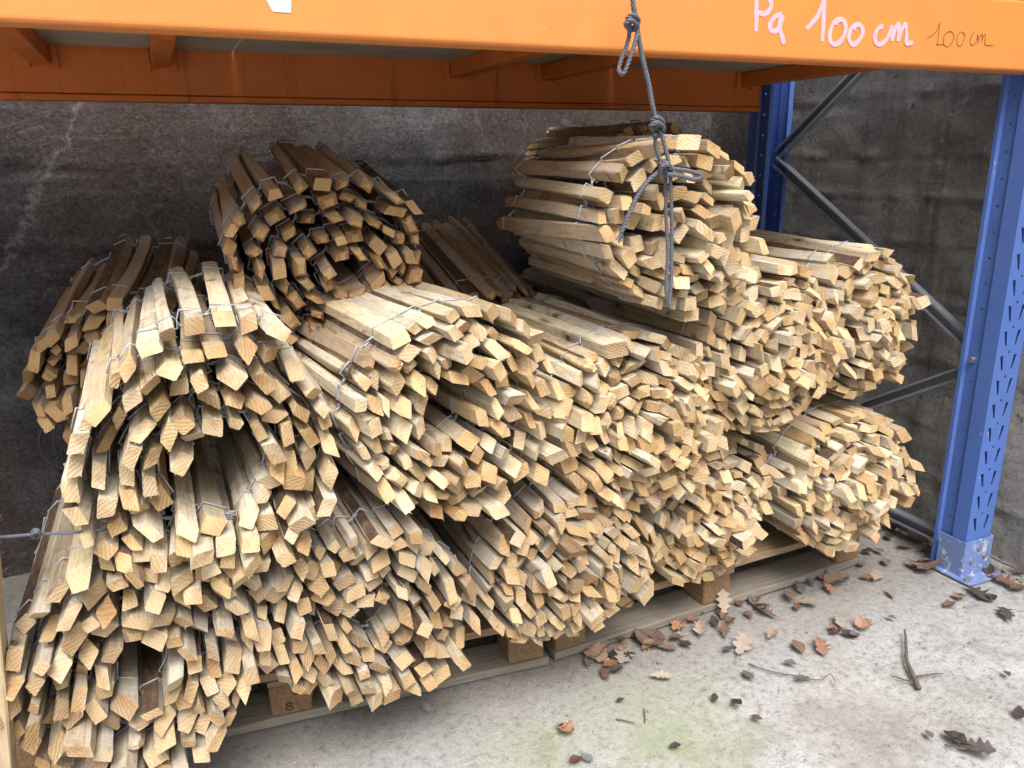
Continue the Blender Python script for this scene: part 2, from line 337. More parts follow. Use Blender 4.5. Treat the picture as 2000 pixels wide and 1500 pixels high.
def concrete_wall(name, label, mat, a0, a1, height, place, joints, seed, thick=0.25):
    """board-marked wall: a relief sheet with a real thickness behind it. place(a, z, d) gives a point, d out of the wall"""
    A = np.arange(a0, a1+1e-6, 0.03); Zs = np.arange(0, height+1e-6, 0.0125)
    AA, ZZ = np.meshgrid(A, Zs)
    D = 0.010*fbm(AA*2.2+9, ZZ*3+9, seed) + 0.008*fbm(AA*14+9, ZZ*14+9, seed+9, 3)
    lift = np.zeros_like(Zs); edges = [0]+list(joints)+[height+1]
    r = np.random.default_rng(seed+3)
    for e0, e1 in zip(edges, edges[1:]): lift[(Zs >= e0) & (Zs < e1)] = r.uniform(-0.004, 0.004)
    D += lift[:, None]
    for j in joints:
        wk = 0.35+1.3*np.clip(fbm(A*3+2, A*0+j*13+2, seed+7)+0.35, 0, 1)
        wob = 0.02*fbm(A*5+3, A*0+j*7+3, seed+4)
        dz = ZZ-(j+wob[None, :])
        D += wk[None, :]*((0.011*fbm(AA*16+5, ZZ*9+5, seed+6)+0.003)*np.exp(-(dz/0.012)**2) - 0.0025*np.exp(-((dz+0.016)/0.007)**2))
    n, m = len(A), len(Zs)
    V = [place(a, z, d) for a, z, d in zip(AA.ravel(), ZZ.ravel(), D.ravel())]
    Fc = [(j*n+i, j*n+i+1, (j+1)*n+i+1, (j+1)*n+i) for j in range(m-1) for i in range(n-1)]
    k = len(V)
    rim = [i for i in range(n)] + [j*n+n-1 for j in range(1, m)] + [(m-1)*n+i for i in range(n-2, -1, -1)] + [j*n for j in range(m-2, 0, -1)]
    for q in rim:
        a, z = AA.ravel()[q], ZZ.ravel()[q]; V.append(place(a, z, -thick))
    L = len(rim)
    for q in range(L): Fc.append((rim[q], rim[(q+1) % L], k+(q+1) % L, k+q))
    Fc.append(tuple(range(k, k+L)))
    o = mesh_obj(name, V, Fc, mat, smooth=True); tag(o, label, 'wall'); return o
YW, XW = 2.47, 2.135
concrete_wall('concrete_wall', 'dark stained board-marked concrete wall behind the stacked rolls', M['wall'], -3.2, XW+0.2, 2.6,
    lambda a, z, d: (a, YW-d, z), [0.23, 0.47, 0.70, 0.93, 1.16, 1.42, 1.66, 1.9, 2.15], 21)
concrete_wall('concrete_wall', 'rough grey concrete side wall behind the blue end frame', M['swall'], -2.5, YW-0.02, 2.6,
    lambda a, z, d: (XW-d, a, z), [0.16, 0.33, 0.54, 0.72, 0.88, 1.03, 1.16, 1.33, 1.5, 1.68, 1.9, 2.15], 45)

# ------------------------------------------------------------------ pallet rack
rack = thing('pallet_rack', 'steel pallet rack with orange beams and blue perforated uprights over the rolls', 'rack', (1.0, 1.35, 0))
def rchild(name, bm, mat, parent=None, smooth=False):
    o = bm_obj(name, bm, mat, smooth=smooth); p = parent or rack
    o.parent = p; o.matrix_parent_inverse = world_of(p).inverted(); return o
def world_of(p):
    m = Matrix.Translation(p.location) if p.parent is None else world_of(p.parent) @ p.matrix_parent_inverse @ Matrix.Translation(p.location)
    return m
def vf_child(name, V, Fc, mat, parent=None, smooth=False):
    o = mesh_obj(name, V, Fc, mat, smooth=smooth); p = parent or rack
    o.parent = p; o.matrix_parent_inverse = world_of(p).inverted(); return o
XL = -0.86                      # left frame, outside the picture
YF, YB = 1.30, 2.28             # front plane of the front beam, back plane of the rack
ZB = 1.333                      # underside of the front beam
def beam_bm(x0, x1, y0, y1, z0, z1, r=0.008):
    bm = box_bm(x0, x1, y0, y1, z0, z1); 
    ed = [e for e in bm.edges if abs(e.verts[0].co.x-e.verts[1].co.x) > 0.1]
    bmesh.ops.bevel(bm, geom=ed, offset=r, segments=4, affect='EDGES', profile=0.5); return bm
fb = rchild('front_beam', beam_bm(XL+0.11, 1.937, YF, YF+0.06, ZB, ZB+0.150), M['orange'], smooth=False)
fb['label'] = 'bright orange front beam with pink handwriting'
# folded upper lip of the front beam (carries the deck)
rchild('beam_lip', box_bm(XL+0.11, 1.935, YF+0.004, YF+0.055, ZB+0.1505, ZB+0.168, 0.004), M['orange'], fb)
rb = rchild('rear_beam', beam_bm(XL+0.11, 1.904, YB-0.055, YB-0.005, 1.313, 1.43, 0.004), M['orange2'])
rchild('beam_lip', beam_bm(XL+0.11, 1.903, YB-0.0585, YB-0.004, 1.297, 1.3115, 0.003), M['orange2'], rb)
# end connectors, hooked into the uprights
def connector(x0, x1, y, z0, z1, par):
    c = rchild('connector', box_bm(x0, x1, y-0.0045, y-0.0008, z0, z1, 0.0012, 1), M['orange'], par)
    for k in (0.25, 0.75): rchild('rivet', box_bm((x0+x1)/2-0.005, (x0+x1)/2+0.005, y-0.0075, y-0.004, z0+(z1-z0)*k-0.005, z0+(z1-z0)*k+0.005, 0.002, 2), M['bolt'], par)
connector(1.937, 1.985, YF, ZB-0.012, ZB+0.175, fb)
connector(XL+0.065, XL+0.11, YF, ZB-0.012, ZB+0.175, fb)
# deck boards under the load, and the cross bars that carry them
edge = [XL+0.12, -0.30, 0.22, 0.80, 1.32, 1.925]
for i in range(5):
    rchild('deck_board', rough_box_bm(edge[i]+0.0015, edge[i+1]-0.0015, YF+0.063, YB-0.057, 1.4185, 1.4365, 0.002, 0.0006, 0.2), M['deck'])
for x in (-0.205, 0.05, 0.815, 1.10, 1.83):
    c = rchild('cross_bar', beam_bm(x-0.02, x+0.02, YF+0.0615, YB-0.0595, 1.372, 1.4165, 0.002) if False else box_bm(x-0.021, x+0.021, YF+0.0615, YB-0.0615, 1.374, 1.417, 0.003), M['orange2'])
    rchild('hook_bracket', box_bm(x-0.037, x-0.0225, YB-0.068, YB-0.0555, 1.366, 1.4175, 0.0015, 1), M['orange2'], c)
    rchild('hook_bracket', box_bm(x+0.0225, x+0.037, YB-0.068, YB-0.0555, 1.366, 1.4175, 0.0015, 1), M['orange2'], c)

def holed_strip(wd, ht, holes, z_at=0.0):
    """flat strip 0..wd, 0..ht with polygon holes, filled; returns bmesh in (x, 0, z)"""
    bm = bmesh.new()
    def loop(pts):
        vs = [bm.verts.new((p[0], 0, p[1])) for p in pts]
        return [bm.edges.new((vs[i], vs[(i+1) % len(vs)])) for i in range(len(vs))]
    ed = loop([(0,0),(wd,0),(wd,ht),(0,ht)])
    for h in holes: ed += loop(h)
    bmesh.ops.triangle_fill(bm, use_beauty=True, use_dissolve=False, edges=ed)
    return bm
def circ(x, z, r, n=8): return [(x+r*math.cos(2*math.pi*k/n), z+r*math.sin(2*math.pi*k/n)) for k in range(n)]
def upright(x0, yf, h, mirror_y=1):
    """omega section post: perforated front face, stepped flanks with small holes, open back"""
    bm = bmesh.new(); W = 0.100; P = 0.066
    nmod = int(h/P)
    def add(strip, fn):
        vs = {}
        for f in strip.faces:
            nv = []
            for v in f.verts:
                if v not in vs: vs[v] = bm.verts.new(fn(v.co.x, v.co.z))
                nv.append(vs[v])
            try: bm.faces.new(nv)
            except ValueError: pass
        strip.free()
    for k in range(nmod):
        z0 = k*P
        if z0 >= 0.10:
            sl = []
            for s in (-1, 1):
                cx = W/2+s*0.023
                sl.append([(cx+s*0.004-0.0058, 0.050), (cx+s*0.004+0.0058, 0.050), (cx-s*0.005+0.0030, 0.010), (cx-s*0.005-0.0030, 0.010)])
            sl.append(circ(W/2, 0.058, 0.0040, 8))
        else: sl = []
        add(holed_strip(W, P, sl), lambda x, z: (x0+x, yf, z0+z))
        for side in (0, 1):
            xx = x0 if side == 0 else x0+W; sg = 1 if side == 0 else -1
            add(holed_strip(0.042, P, []), lambda y, z: (xx, yf+mirror_y*y, z0+z))
            add(holed_strip(0.008, P, []), lambda y, z: (xx+sg*y, yf+mirror_y*(0.042+y*0.6), z0+z))
            add(holed_strip(0.036, P, [circ(0.018, 0.033, 0.0042, 8)]), lambda y, z: (xx+sg*0.008, yf+mirror_y*(0.0468+y), z0+z))
            add(holed_strip(0.008, P, []), lambda y, z: (xx+sg*(0.008-y), yf+mirror_y*(0.0828+y*0.6), z0+z))
            add(holed_strip(0.010, P, []), lambda y, z: (xx, yf+mirror_y*(0.0876+y), z0+z))
            add(holed_strip(0.018, P, []), lambda y, z: (xx+sg*y, yf+mirror_y*0.0976, z0+z))
    bmesh.ops.remove_doubles(bm, verts=bm.verts[:], dist=0.0002)
    bmesh.ops.recalc_face_normals(bm, faces=bm.faces[:])
    o = rchild('upright', bm, M['blue'])
    md = o.modifiers.new('thickness', 'SOLIDIFY'); md.thickness = 0.0022; md.offset = -1
    return o
XP = 1.942
up_fr = upright(XP, YF, 2.6)
up_fr['label'] = 'bright blue perforated front upright'
up_rr = upright(XP-0.035, YB, 2.6, -1)
upl1 = upright(XL, YF, 2.6); upl2 = upright(XL, YB, 2.6, -1)
def foot(par, x, yf, s):
    rchild('base_plate', box_bm(x-0.022, x+0.122, min(yf-s*0.045, yf+s*0.115), max(yf-s*0.045, yf+s*0.115), 0.003, 0.009, 0.001, 1), M['bluew'], par)
    bm = bmesh.new()
    # U-shaped sleeve hugging the front of the post
    pts = [(-0.004, 0.075), (-0.004, -0.004), (0.104, -0.004), (0.104, 0.075)]
    prev = None
    for (px, py) in pts:
        cur = [bm.verts.new((x+px, yf+s*py, z)) for z in (0.009, 0.115)]
        if prev: bm.faces.new((prev[0], cur[0], cur[1], prev[1]))
        prev = cur
    bmesh.ops.recalc_face_normals(bm, faces=bm.faces[:])
    o = rchild('base_sleeve', bm, M['bluew'], par); md = o.modifiers.new('t', 'SOLIDIFY'); md.thickness = 0.003; md.offset = 1
    for (px, pz) in ((0.025, 0.055), (0.078, 0.06), (0.05, 0.09)):
        V, Fc = tube([[(x+px, yf-s*0.004, pz), (x+px, yf-s*0.012, pz)]], 0.007, 6); vf_child('bolt', V, Fc, M['bolt'], par)
    for (px, py) in ((-0.008, -0.03), (0.108, -0.03)):
        V, Fc = tube([[(x+px, yf+s*py, 0.009), (x+px, yf+s*py, 0.022)]], 0.009, 6); vf_child('anchor_bolt', V, Fc, M['bolt'], par)
for u_, x_, y_, s_ in ((up_fr, XP, YF, 1), (up_rr, XP-0.035, YB, -1), (upl1, XL, YF, 1), (upl2, XL, YB, -1)): foot(u_, x_, y_, s_)
for z in (0.622, 0.085):
    V, Fc = tube([[(XP+0.008, YF+0.065, z), (XP-0.006, YF+0.065, z)]], 0.0085, 6); vf_child('bolt', V, Fc, M['bolt'], up_fr)
def brace(x, p, q, wd=0.034, dp=0.024):
    """C-section strut in the end frame from (y,z) p to q"""
    p, q = Vector((x, *p)), Vector((x, *q)); t = (q-p).normalized(); n = Vector((1,0,0)); s = t.cross(n)
    prof = [(-wd/2+0.007, 0), (-wd/2, 0), (-wd/2, dp), (wd/2, dp), (wd/2, 0), (wd/2-0.007, 0)]
    th = 0.0018; bm = bmesh.new(); rows = [[bm.verts.new(e + s*a + n*(b-dp/2)) for a, b in prof] for e in (p, q)]
    for i in range(len(prof)-1): bm.faces.new((rows[0][i], rows[0][i+1], rows[1][i+1], rows[1][i]))
    o = rchild('brace', bm, M['galv']); md = o.modifiers.new('t', 'SOLIDIFY'); md.thickness = th
for X_ in (XP+0.05, XL+0.05):
    brace(X_, (YB-0.06, 1.155), (YF+0.06, 1.80))
    brace(X_-0.004, (YB-0.06, 1.135), (YF+0.06, 0.625))
    brace(X_+0.004, (YF+0.06, 0.605), (YB-0.06, 0.09))
    brace(X_, (YF+0.06, 0.072), (YB-0.06, 0.065), 0.036)
    brace(X_+0.003, (YF+0.06, 1.84), (YB-0.06, 2.4))

# handwriting on the front beam
_sn = 0
def stroke(name, pts_px, wd, mat, par, y, closed=False):
    global _sn; _sn += 1; y = y-0.00006*(_sn % 12)
    P = [at(px, py, Y=y) for px, py in pts_px]
    P = spline([(p.x, y, p.z) for p in P], 9); V, Fc = [], []
    for i, p in enumerate(P):
        t = (P[min(i+1, len(P)-1)]-P[max(i-1, 0)]).normalized(); n = Vector((-t.z, 0, t.x))
        k = wd*(0.95+0.10*math.sin(i*0.35+len(P)))*(0.72 if i in (0, len(P)-1) else 1)
        p = p+Vector((0, -0.000004*i, 0)); V += [p+n*k/2, p-n*k/2, p+n*k/2+Vector((0,0.00005,0)), p-n*k/2+Vector((0,0.00005,0))]
    for i in range(len(P)-1):
        a, b = 4*i, 4*i+4
        Fc += [(a, a+1, b+1, b), (a+2, b+2, b+3, a+3), (a, b, b+2, a+2), (a+1, a+3, b+3, b+1)]
    Fc += [(0, 2, 3, 1), (len(V)-4, len(V)-3, len(V)-1, len(V)-2)]
    return vf_child(name, V, Fc, mat, par)
def zz(l): return [(1400+x*0.3, y*0.3) for x, y in l]
yt = YF-0.0005
letters = [[(262,-40),(258,40),(258,120),(256,205)], [(258,-50),(310,-40),(352,5),(350,55),(315,88),(272,82)],
    [(428,95),(385,105),(350,150),(352,195),(385,200),(415,160),(428,105),(408,165),(420,225),(438,285)],
    [(582,188),(620,150),(660,95),(700,-10)], [(703,-10),(697,80),(692,180),(686,270)],
    [(800,125),(760,150),(737,215),(742,270),(775,288),(815,255),(840,190),(825,135),(790,128),(770,160)],
    [(900,160),(868,200),(862,255),(888,288),(925,262),(950,215),(938,168),(905,162),(890,195)],
    [(1085,170),(1050,185),(1030,235),(1040,280),(1070,285),(1105,255),(1128,205),(1140,165)],
    [(1140,165),(1142,215),(1140,268)], [(1140,262),(1160,195),(1182,155),(1186,200),(1178,270)], [(1180,262),(1205,190),(1228,160),(1236,215),(1236,278),(1278,276)]]
for l in letters: stroke('painted_letter', zz(l), 0.0104, M['pink'], fb, yt)
pencil = [[(1370,250),(1410,225),(1440,185),(1450,148),(1445,210),(1436,298)], [(1425,292),(1480,290)], [(1510,205),(1480,235),(1478,285),(1500,305),(1530,280),(1545,235),(1525,205),(1505,210)],
    [(1590,205),(1565,240),(1565,285),(1585,300),(1608,265),(1612,225),(1592,205)], [(1678,212),(1655,240),(1650,280),(1665,295),(1690,270),(1700,225),(1702,285)], [(1702,275),(1718,232),(1728,225),(1726,270)], [(1726,268),(1742,225),(1750,240),(1748,292),(1800,294)]]
for l in pencil: stroke('pencil_letter', zz(l), 0.0017, M['pencil'], fb, yt)
# torn white sticker on the beam
pp = [(505,-20),(522,3),(530,18),(534,23),(550,24),(568,25),(569,10),(567,-20)]
P = [at(x, y, Y=YF-0.001) for x, y in pp]; n = len(P)
vf_child('torn_sticker', [*P, *[p+Vector((0,0.0007,0)) for p in P]], [tuple(reversed(range(n))), tuple(range(n, 2*n))]+[(i, (i+1) % n, n+(i+1) % n, n+i) for i in range(n)], M['paper'], fb)

# ------------------------------------------------------------------ pallets
def pallet(label, x0, y0, x1, y1, marks):
    L = math.hypot(x1-x0, y1-y0); ang = math.atan2(y1-y0, x1-x0)
    t = thing('pallet', label, 'pallet', (x0, y0, 0), 'pallets under the rolls'); t.rotation_euler.z = ang
    D = 0.80; W9 = 0.10
    def add(name, bm, mat, par=None):
        o = bm_obj(name, bm, mat, par or t); return o
    nb = 5
    for k in range(3):
        yy = (0, (D-W9)/2, D-W9)[k]
        add('bottom_board', rough_box_bm(0, L, yy, yy+W9, 0.004, 0.024), M['palletg'])
        for q in range(3):
            xx = (0, (L-0.10)/2-0.02, L-0.10)[q]
            b = add('block', rough_box_bm(xx+0.002, xx+0.088, yy+0.004, yy+0.094, 0.025, 0.096, 0.003, 0.001, 0.04), M['block'])
            if k == 0 and q == 1:
                for (sx, sz, pts) in marks:
                    st = [(xx+0.03+a*sx, -0.0002, 0.06+c*sz) for a, c in pts]; st = [(p[0], 0.0022, p[2]) for p in st]
                    V, Fc = tube([spline(st, 5)], 0.0011, 4); mesh_obj('number_mark', V, Fc, M['ink'], b)
    for q in range(3):
        xx = (0, (L-0.10)/2-0.02, L-0.10)[q]
        add('cross_board', rough_box_bm(xx, xx+0.10, 0.002, D-0.002, 0.097, 0.113), M['pallet'])
    for k in range(nb):
        yy = k*(D-0.10)/(nb-1)
        add('top_board', rough_box_bm(0.001, L-0.001, yy, yy+0.10, 0.114, 0.134), M['pallet'])
    return t
def mark60(t):
    for pts in ([(0.10,0.9),(0.0,0.5),(0.0,0.1),(0.15,0.0),(0.28,0.2),(0.15,0.42),(0.02,0.3)], [(0.5,0.85),(0.38,0.5),(0.42,0.1),(0.56,0.05),(0.66,0.4),(0.6,0.8),(0.48,0.85)]):
        V, Fc = tube([spline([(0.10+a*0.035, -0.0004, 0.1165+c*0.014) for a, c in pts], 5)], 0.0009, 4); mesh_obj('number_mark', V, Fc, M['ink'], t)
SIX = [(0.5,1),(0.1,0.5),(0.1,0),(0.5,-0.2),(0.8,0.1),(0.6,0.45),(0.15,0.3)]
EIGHT = [(0.5,0.5),(0.15,0.8),(0.5,1.05),(0.85,0.8),(0.5,0.5),(0.1,0.15),(0.5,-0.15),(0.9,0.15),(0.5,0.5)]
pallet('worn timber pallet under the left half of the pile, block numbered eight and six', -0.40, 1.525, 0.715, 1.43, [(0.017,0.014,[(a+1.2,c+0.9) for a,c in SIX]), (0.02,0.014,[(a,c-1.6) for a,c in EIGHT])])
pal2 = pallet('worn timber pallet under the right half of the pile beside the leaf litter', 0.735, 1.437, 1.755, 1.475, [])

mark60(pal2)

# ------------------------------------------------------------------ pickets
PL = 0.55                                       # nominal picket length
def picket_mesh(r, kind_f):
    """split and sawn picket along +Y from 0; irregular section, cut ends, split ends"""
    wd, tk = r.triangular(0.019, 0.042, 0.027), r.triangular(0.014, 0.028, 0.020)
    cor = [(-wd/2, -tk/2), (wd/2, -tk/2), (wd/2, tk/2), (-wd/2, tk/2)]
    sk = r.uniform(-0.16, 0.16)*wd
    cor = [(x*r.uniform(0.86, 1.1)+sk*(1 if z > 0 else -1), z*r.uniform(0.82, 1.1)) for x, z in cor]
    if r.random() < 0.22:                        # a three-cornered or five-cornered split
        i = r.randrange(4); cor[i] = (cor[i][0]*0.45, cor[i][1]*0.75)
    sec = []; ch = r.uniform(0.0010, 0.0024)
    for i in range(4):
        p = Vector(cor[i]); a = Vector(cor[i-1]); b = Vector(cor[(i+1) % 4])
        sec += [p+(a-p).normalized()*ch, p+(b-p).normalized()*ch]
    n = len(sec); V, Fc, mi = [], [], []
    bow = r.gauss(0, 0.0032); bow2 = r.gauss(0, 0.0026); tap = r.uniform(-0.08, 0.08)
    ysz = [0.0, 0.035, 0.16, 0.29, 0.42, PL-0.04, PL]
    barkside = r.randrange(4) if r.random() < 0.2 else -1
    ca = r.uniform(0, 2*math.pi)
    if kind_f == 'straight': k1 = math.tan(math.radians(r.uniform(4, 22)))
    elif kind_f == 'oblique': k1 = math.tan(math.radians(r.uniform(34, 58)))
    else: k1 = 0
    rings = []
    for j, y in enumerate(ysz):
        s = 1+tap*(y/PL-0.5)+r.uniform(-0.025, 0.025); ob = 4*(y/PL)*(1-y/PL)
        ring = []
        for q, p in enumerate(sec):
            x, z = p.x*s, p.y*s; yy = y
            if j == 0:
                yy = (x*math.cos(ca)+z*math.sin(ca))*k1+r.uniform(-0.0012, 0.0012)
                if kind_f == 'point': yy = 0.013+r.uniform(-0.004, 0.006)
            if j == len(ysz)-1: yy = y-0.022+r.uniform(-0.006, 0.004)
            jt = 0.0 if j in (0, len(ysz)-1) else 0.0011
            ring.append(len(V)); V.append((x+bow*ob+r.uniform(-jt, jt), yy, z+bow2*ob+r.uniform(-jt, jt)))
        rings.append(ring)
    for j in range(len(rings)-1):
        for q in range(n):
            q2 = (q+1) % n; Fc.append((rings[j][q], rings[j][q2], rings[j+1][q2], rings[j+1][q])); mi.append(2 if barkside >= 0 and q//2 == barkside else 0)
    fr = rings[0]
    if kind_f == 'point':
        inn = []
        sx = r.uniform(0.35, 0.62); sz = r.uniform(0.35, 0.62)
        for q in fr: x, y, z = V[q]; inn.append(len(V)); V.append((x*sx, r.uniform(-0.001, 0.002), z*sz))
        for q in range(n): q2 = (q+1) % n; Fc.append((fr[q2], fr[q], inn[q], inn[q2])); mi.append(1 if r.random() < 0.75 else 0)
        Fc.append(tuple(reversed(inn))); mi.append(1)
    else:
        Fc.append(tuple(reversed(fr))); mi.append(1)
    bk = rings[-1]; inn = []                     # rear end: two-sided point
    for q in bk: x, y, z = V[q]; inn.append(len(V)); V.append((x*0.25, PL, z*0.92))
    for q in range(n): q2 = (q+1) % n; Fc.append((bk[q], bk[q2], inn[q2], inn[q])); mi.append(0)
    Fc.append(tuple(inn)); mi.append(1)
    # torn fibres along the lower rim of the cut
    if r.random() < 0.6:
        for _ in range(r.randrange(4, 11)):
            q = r.randrange(n); q2 = (q+1) % n; a, b = Vector(V[fr[q]]), Vector(V[fr[q2]]); f = r.random(); p = a.lerp(b, f)
            ln = r.uniform(0.002, 0.009); e = (b-a).normalized()*0.0006 if (b-a).length > 1e-6 else Vector((0.0006,0,0))
            k = len(V); V += [p-e, p+e, p+Vector((r.uniform(-0.002,0.002), -ln, r.uniform(-0.002,0.002)))+p*0.03, p+Vector((0, 0.002, 0))-Vector((p.x,0,p.z))*0.05]
            Fc += [(k, k+1, k+2), (k+1, k+3, k+2), (k+3, k, k+2)]; mi += [0, 0, 0]
    me = bpy.data.meshes.new('picket'); me.from_pydata([tuple(v) for v in V], [], Fc)
    for m in ('side', 'end', 'bark'): me.materials.append(M[m])
    me.polygons.foreach_set('material_index', mi); me.update()
    return me, wd, tk, (math.cos(ca)*k1, math.sin(ca)*k1)
rp = random.Random(5)
POOL = {k: [picket_mesh(rp, k) for _ in range(n)] for k, n in (('straight', 30), ('oblique', 54), ('point', 26))}

PALE = [(0.66,0.56,0.385), (0.72,0.63,0.46), (0.62,0.495,0.31), (0.69,0.60,0.435), (0.57,0.435,0.255), (0.74,0.67,0.53), (0.46,0.31,0.165), (0.65,0.575,0.455), (0.50,0.37,0.22)]
GREYW = [(0.41,0.345,0.25), (0.48,0.41,0.305), (0.37,0.295,0.20), (0.50,0.45,0.37), (0.30,0.22,0.14), (0.45,0.40,0.325), (0.52,0.43,0.295)]
BROWNW_SHADED = [(0.40,0.255,0.13), (0.36,0.225,0.11), (0.45,0.30,0.16), (0.32,0.195,0.095), (0.42,0.28,0.15)]  # brown wood, its tone darkened to carry the shade deep under the shelf
# name: front centre x, y, z, half width, half height, axis slope dx/dy, dz/dy, hole (x, z offset, radius), wood, front cut mix, layers lag, length
R = {
 'A': (-0.113, 1.248, 0.350, 0.218, 0.220, 0.00, 0.01, (0.00,-0.02,0.050), GREYW, 'mix', 0.015, 0.57),
 'B': ( 0.284, 1.268, 0.328, 0.218, 0.198, -0.03, 0.00, (-0.02,0.01,0.034), GREYW, 'mix', 0.015, 0.55),
 'C': ( 0.700, 1.300, 0.316, 0.208, 0.186, -0.02, 0.00, (0.00,0.01,0.012), GREYW, 'mix', -0.05, 0.54),
 'Q': ( 1.140, 1.405, 0.320, 0.205, 0.184, 0.00, 0.00, (0.00,0.00,0.012), PALE, 'mix', -0.07, 0.54),
 'D': ( 1.540, 1.365, 0.338, 0.212, 0.204, 0.03, 0.00, (0.00,0.00,0.010), PALE, 'mix', -0.08, 0.54),
 'E': ( 0.035, 1.235, 0.692, 0.226, 0.228, 0.00, 0.02, (0.015,-0.025,0.072), PALE, 'obl', 0.02, 0.56),
 'F': ( 0.462, 1.275, 0.694, 0.208, 0.230, -0.12, 0.00, (-0.03,0.02,0.048), PALE, 'mix', -0.02, 0.56),
 'G': ( 0.870, 1.325, 0.606, 0.206, 0.212, -0.02, 0.00, (0.00,0.00,0.016), PALE, 'mix', -0.08, 0.54),
 'H': ( 1.225, 1.345, 0.730, 0.200, 0.218, 0.02, 0.00, (0.00,0.00,0.012), PALE, 'mix', -0.09, 0.54),
 'I': ( 1.560, 1.385, 0.758, 0.170, 0.198, 0.05, 0.01, (0.00,0.00,0.010), PALE, 'mix', -0.08, 0.54),
 'K': ( 0.940, 1.305, 1.022, 0.208, 0.186, 0.08, 0.005, (0.0,-0.03,0.016), PALE, 'mix', -0.06, 0.58),
 'J': ( 0.305, 1.600, 0.955, 0.222, 0.175, 0.032, 0.150, (0.05,-0.05,0.030), BROWNW_SHADED, 'pt', 0.0, 0.56),
 'L': (-0.105, 1.800, 0.715, 0.200, 0.170, 0.117, 0.157, (0.0,0.0,0.05), BROWNW_SHADED, 'mix', 0.02, 0.56),
 'M': ( 0.770, 1.865, 0.720, 0.190, 0.130, 0.00, 0.300, (0.0,0.0,0.04), BROWNW_SHADED, 'pt', 0.02, 0.54),
 'N': ( 1.250, 1.890, 1.120, 0.180, 0.130, 0.02, 0.00, (0.0,0.0,0.04), BROWNW_SHADED, 'pt', 0.02, 0.54),
 'O': ( 0.030, 1.865, 0.300, 0.200, 0.165, 0.00, 0.00, (0.0,0.0,0.10), GREYW, 'mix', 0.0, 0.52),
 'P': ( 0.720, 1.865, 0.365, 0.220, 0.200, 0.00, 0.00, (0.0,0.0,0.13), GREYW, 'mix', 0.0, 0.52),
 'T': ( 1.240, 1.895, 0.560, 0.220, 0.395, 0.00, 0.00, (0.0,0.0,0.17), GREYW, 'mix', 0.0, 0.50),
}
LABEL = {
 'A': 'greyish picket roll at the bottom left beside the standing plank',
 'B': 'bottom-row picket roll above the numbered pallet block, second from the left plank',
 'C': 'bottom-row picket roll overhanging the joint of the two pallets, third from the plank',
 'Q': 'tight bottom-row picket roll above the plain pallet block, second from the blue upright',
 'D': 'bottom-row picket roll at the right end of the pallet, nearest the blue upright',
 'E': 'big pale picket roll with a wide dark hollow, leftmost of the middle row',
 'F': 'pale picket roll turned askew in the middle row, right of the hollow roll',
 'G': 'middle-row picket roll directly beneath the roll that the grey cord hangs over',
 'H': 'tight pale middle-row picket roll, second from the right end of the row',
 'I': 'small pale picket roll at the right end of the middle row',
 'K': 'topmost pale picket roll behind the hanging grey cord',
 'J': 'brownish roll of pointed pickets on top of the pile at the left',
 'L': 'sloping shaded picket roll behind the hollow roll, against the dark wall at left',
 'M': 'shaded roll of wide pickets sloping down behind, between the two top rolls',
 'N': 'dark shaded picket roll behind the topmost roll under the rear beam',
 'O': 'hidden rear picket roll on the pallet behind the bottom left roll',
 'P': 'hidden rear picket roll on the pallet behind the middle of the pile',
 'T': 'hidden loose rear picket roll behind the right half of the pile',
}
AIR = dict(A=0.034, B=0.032, C=0.029, E=0.036, F=0.032, J=0.033, K=0.030, L=0.034, M=0.034, N=0.034, O=0.035, P=0.035, T=0.035)
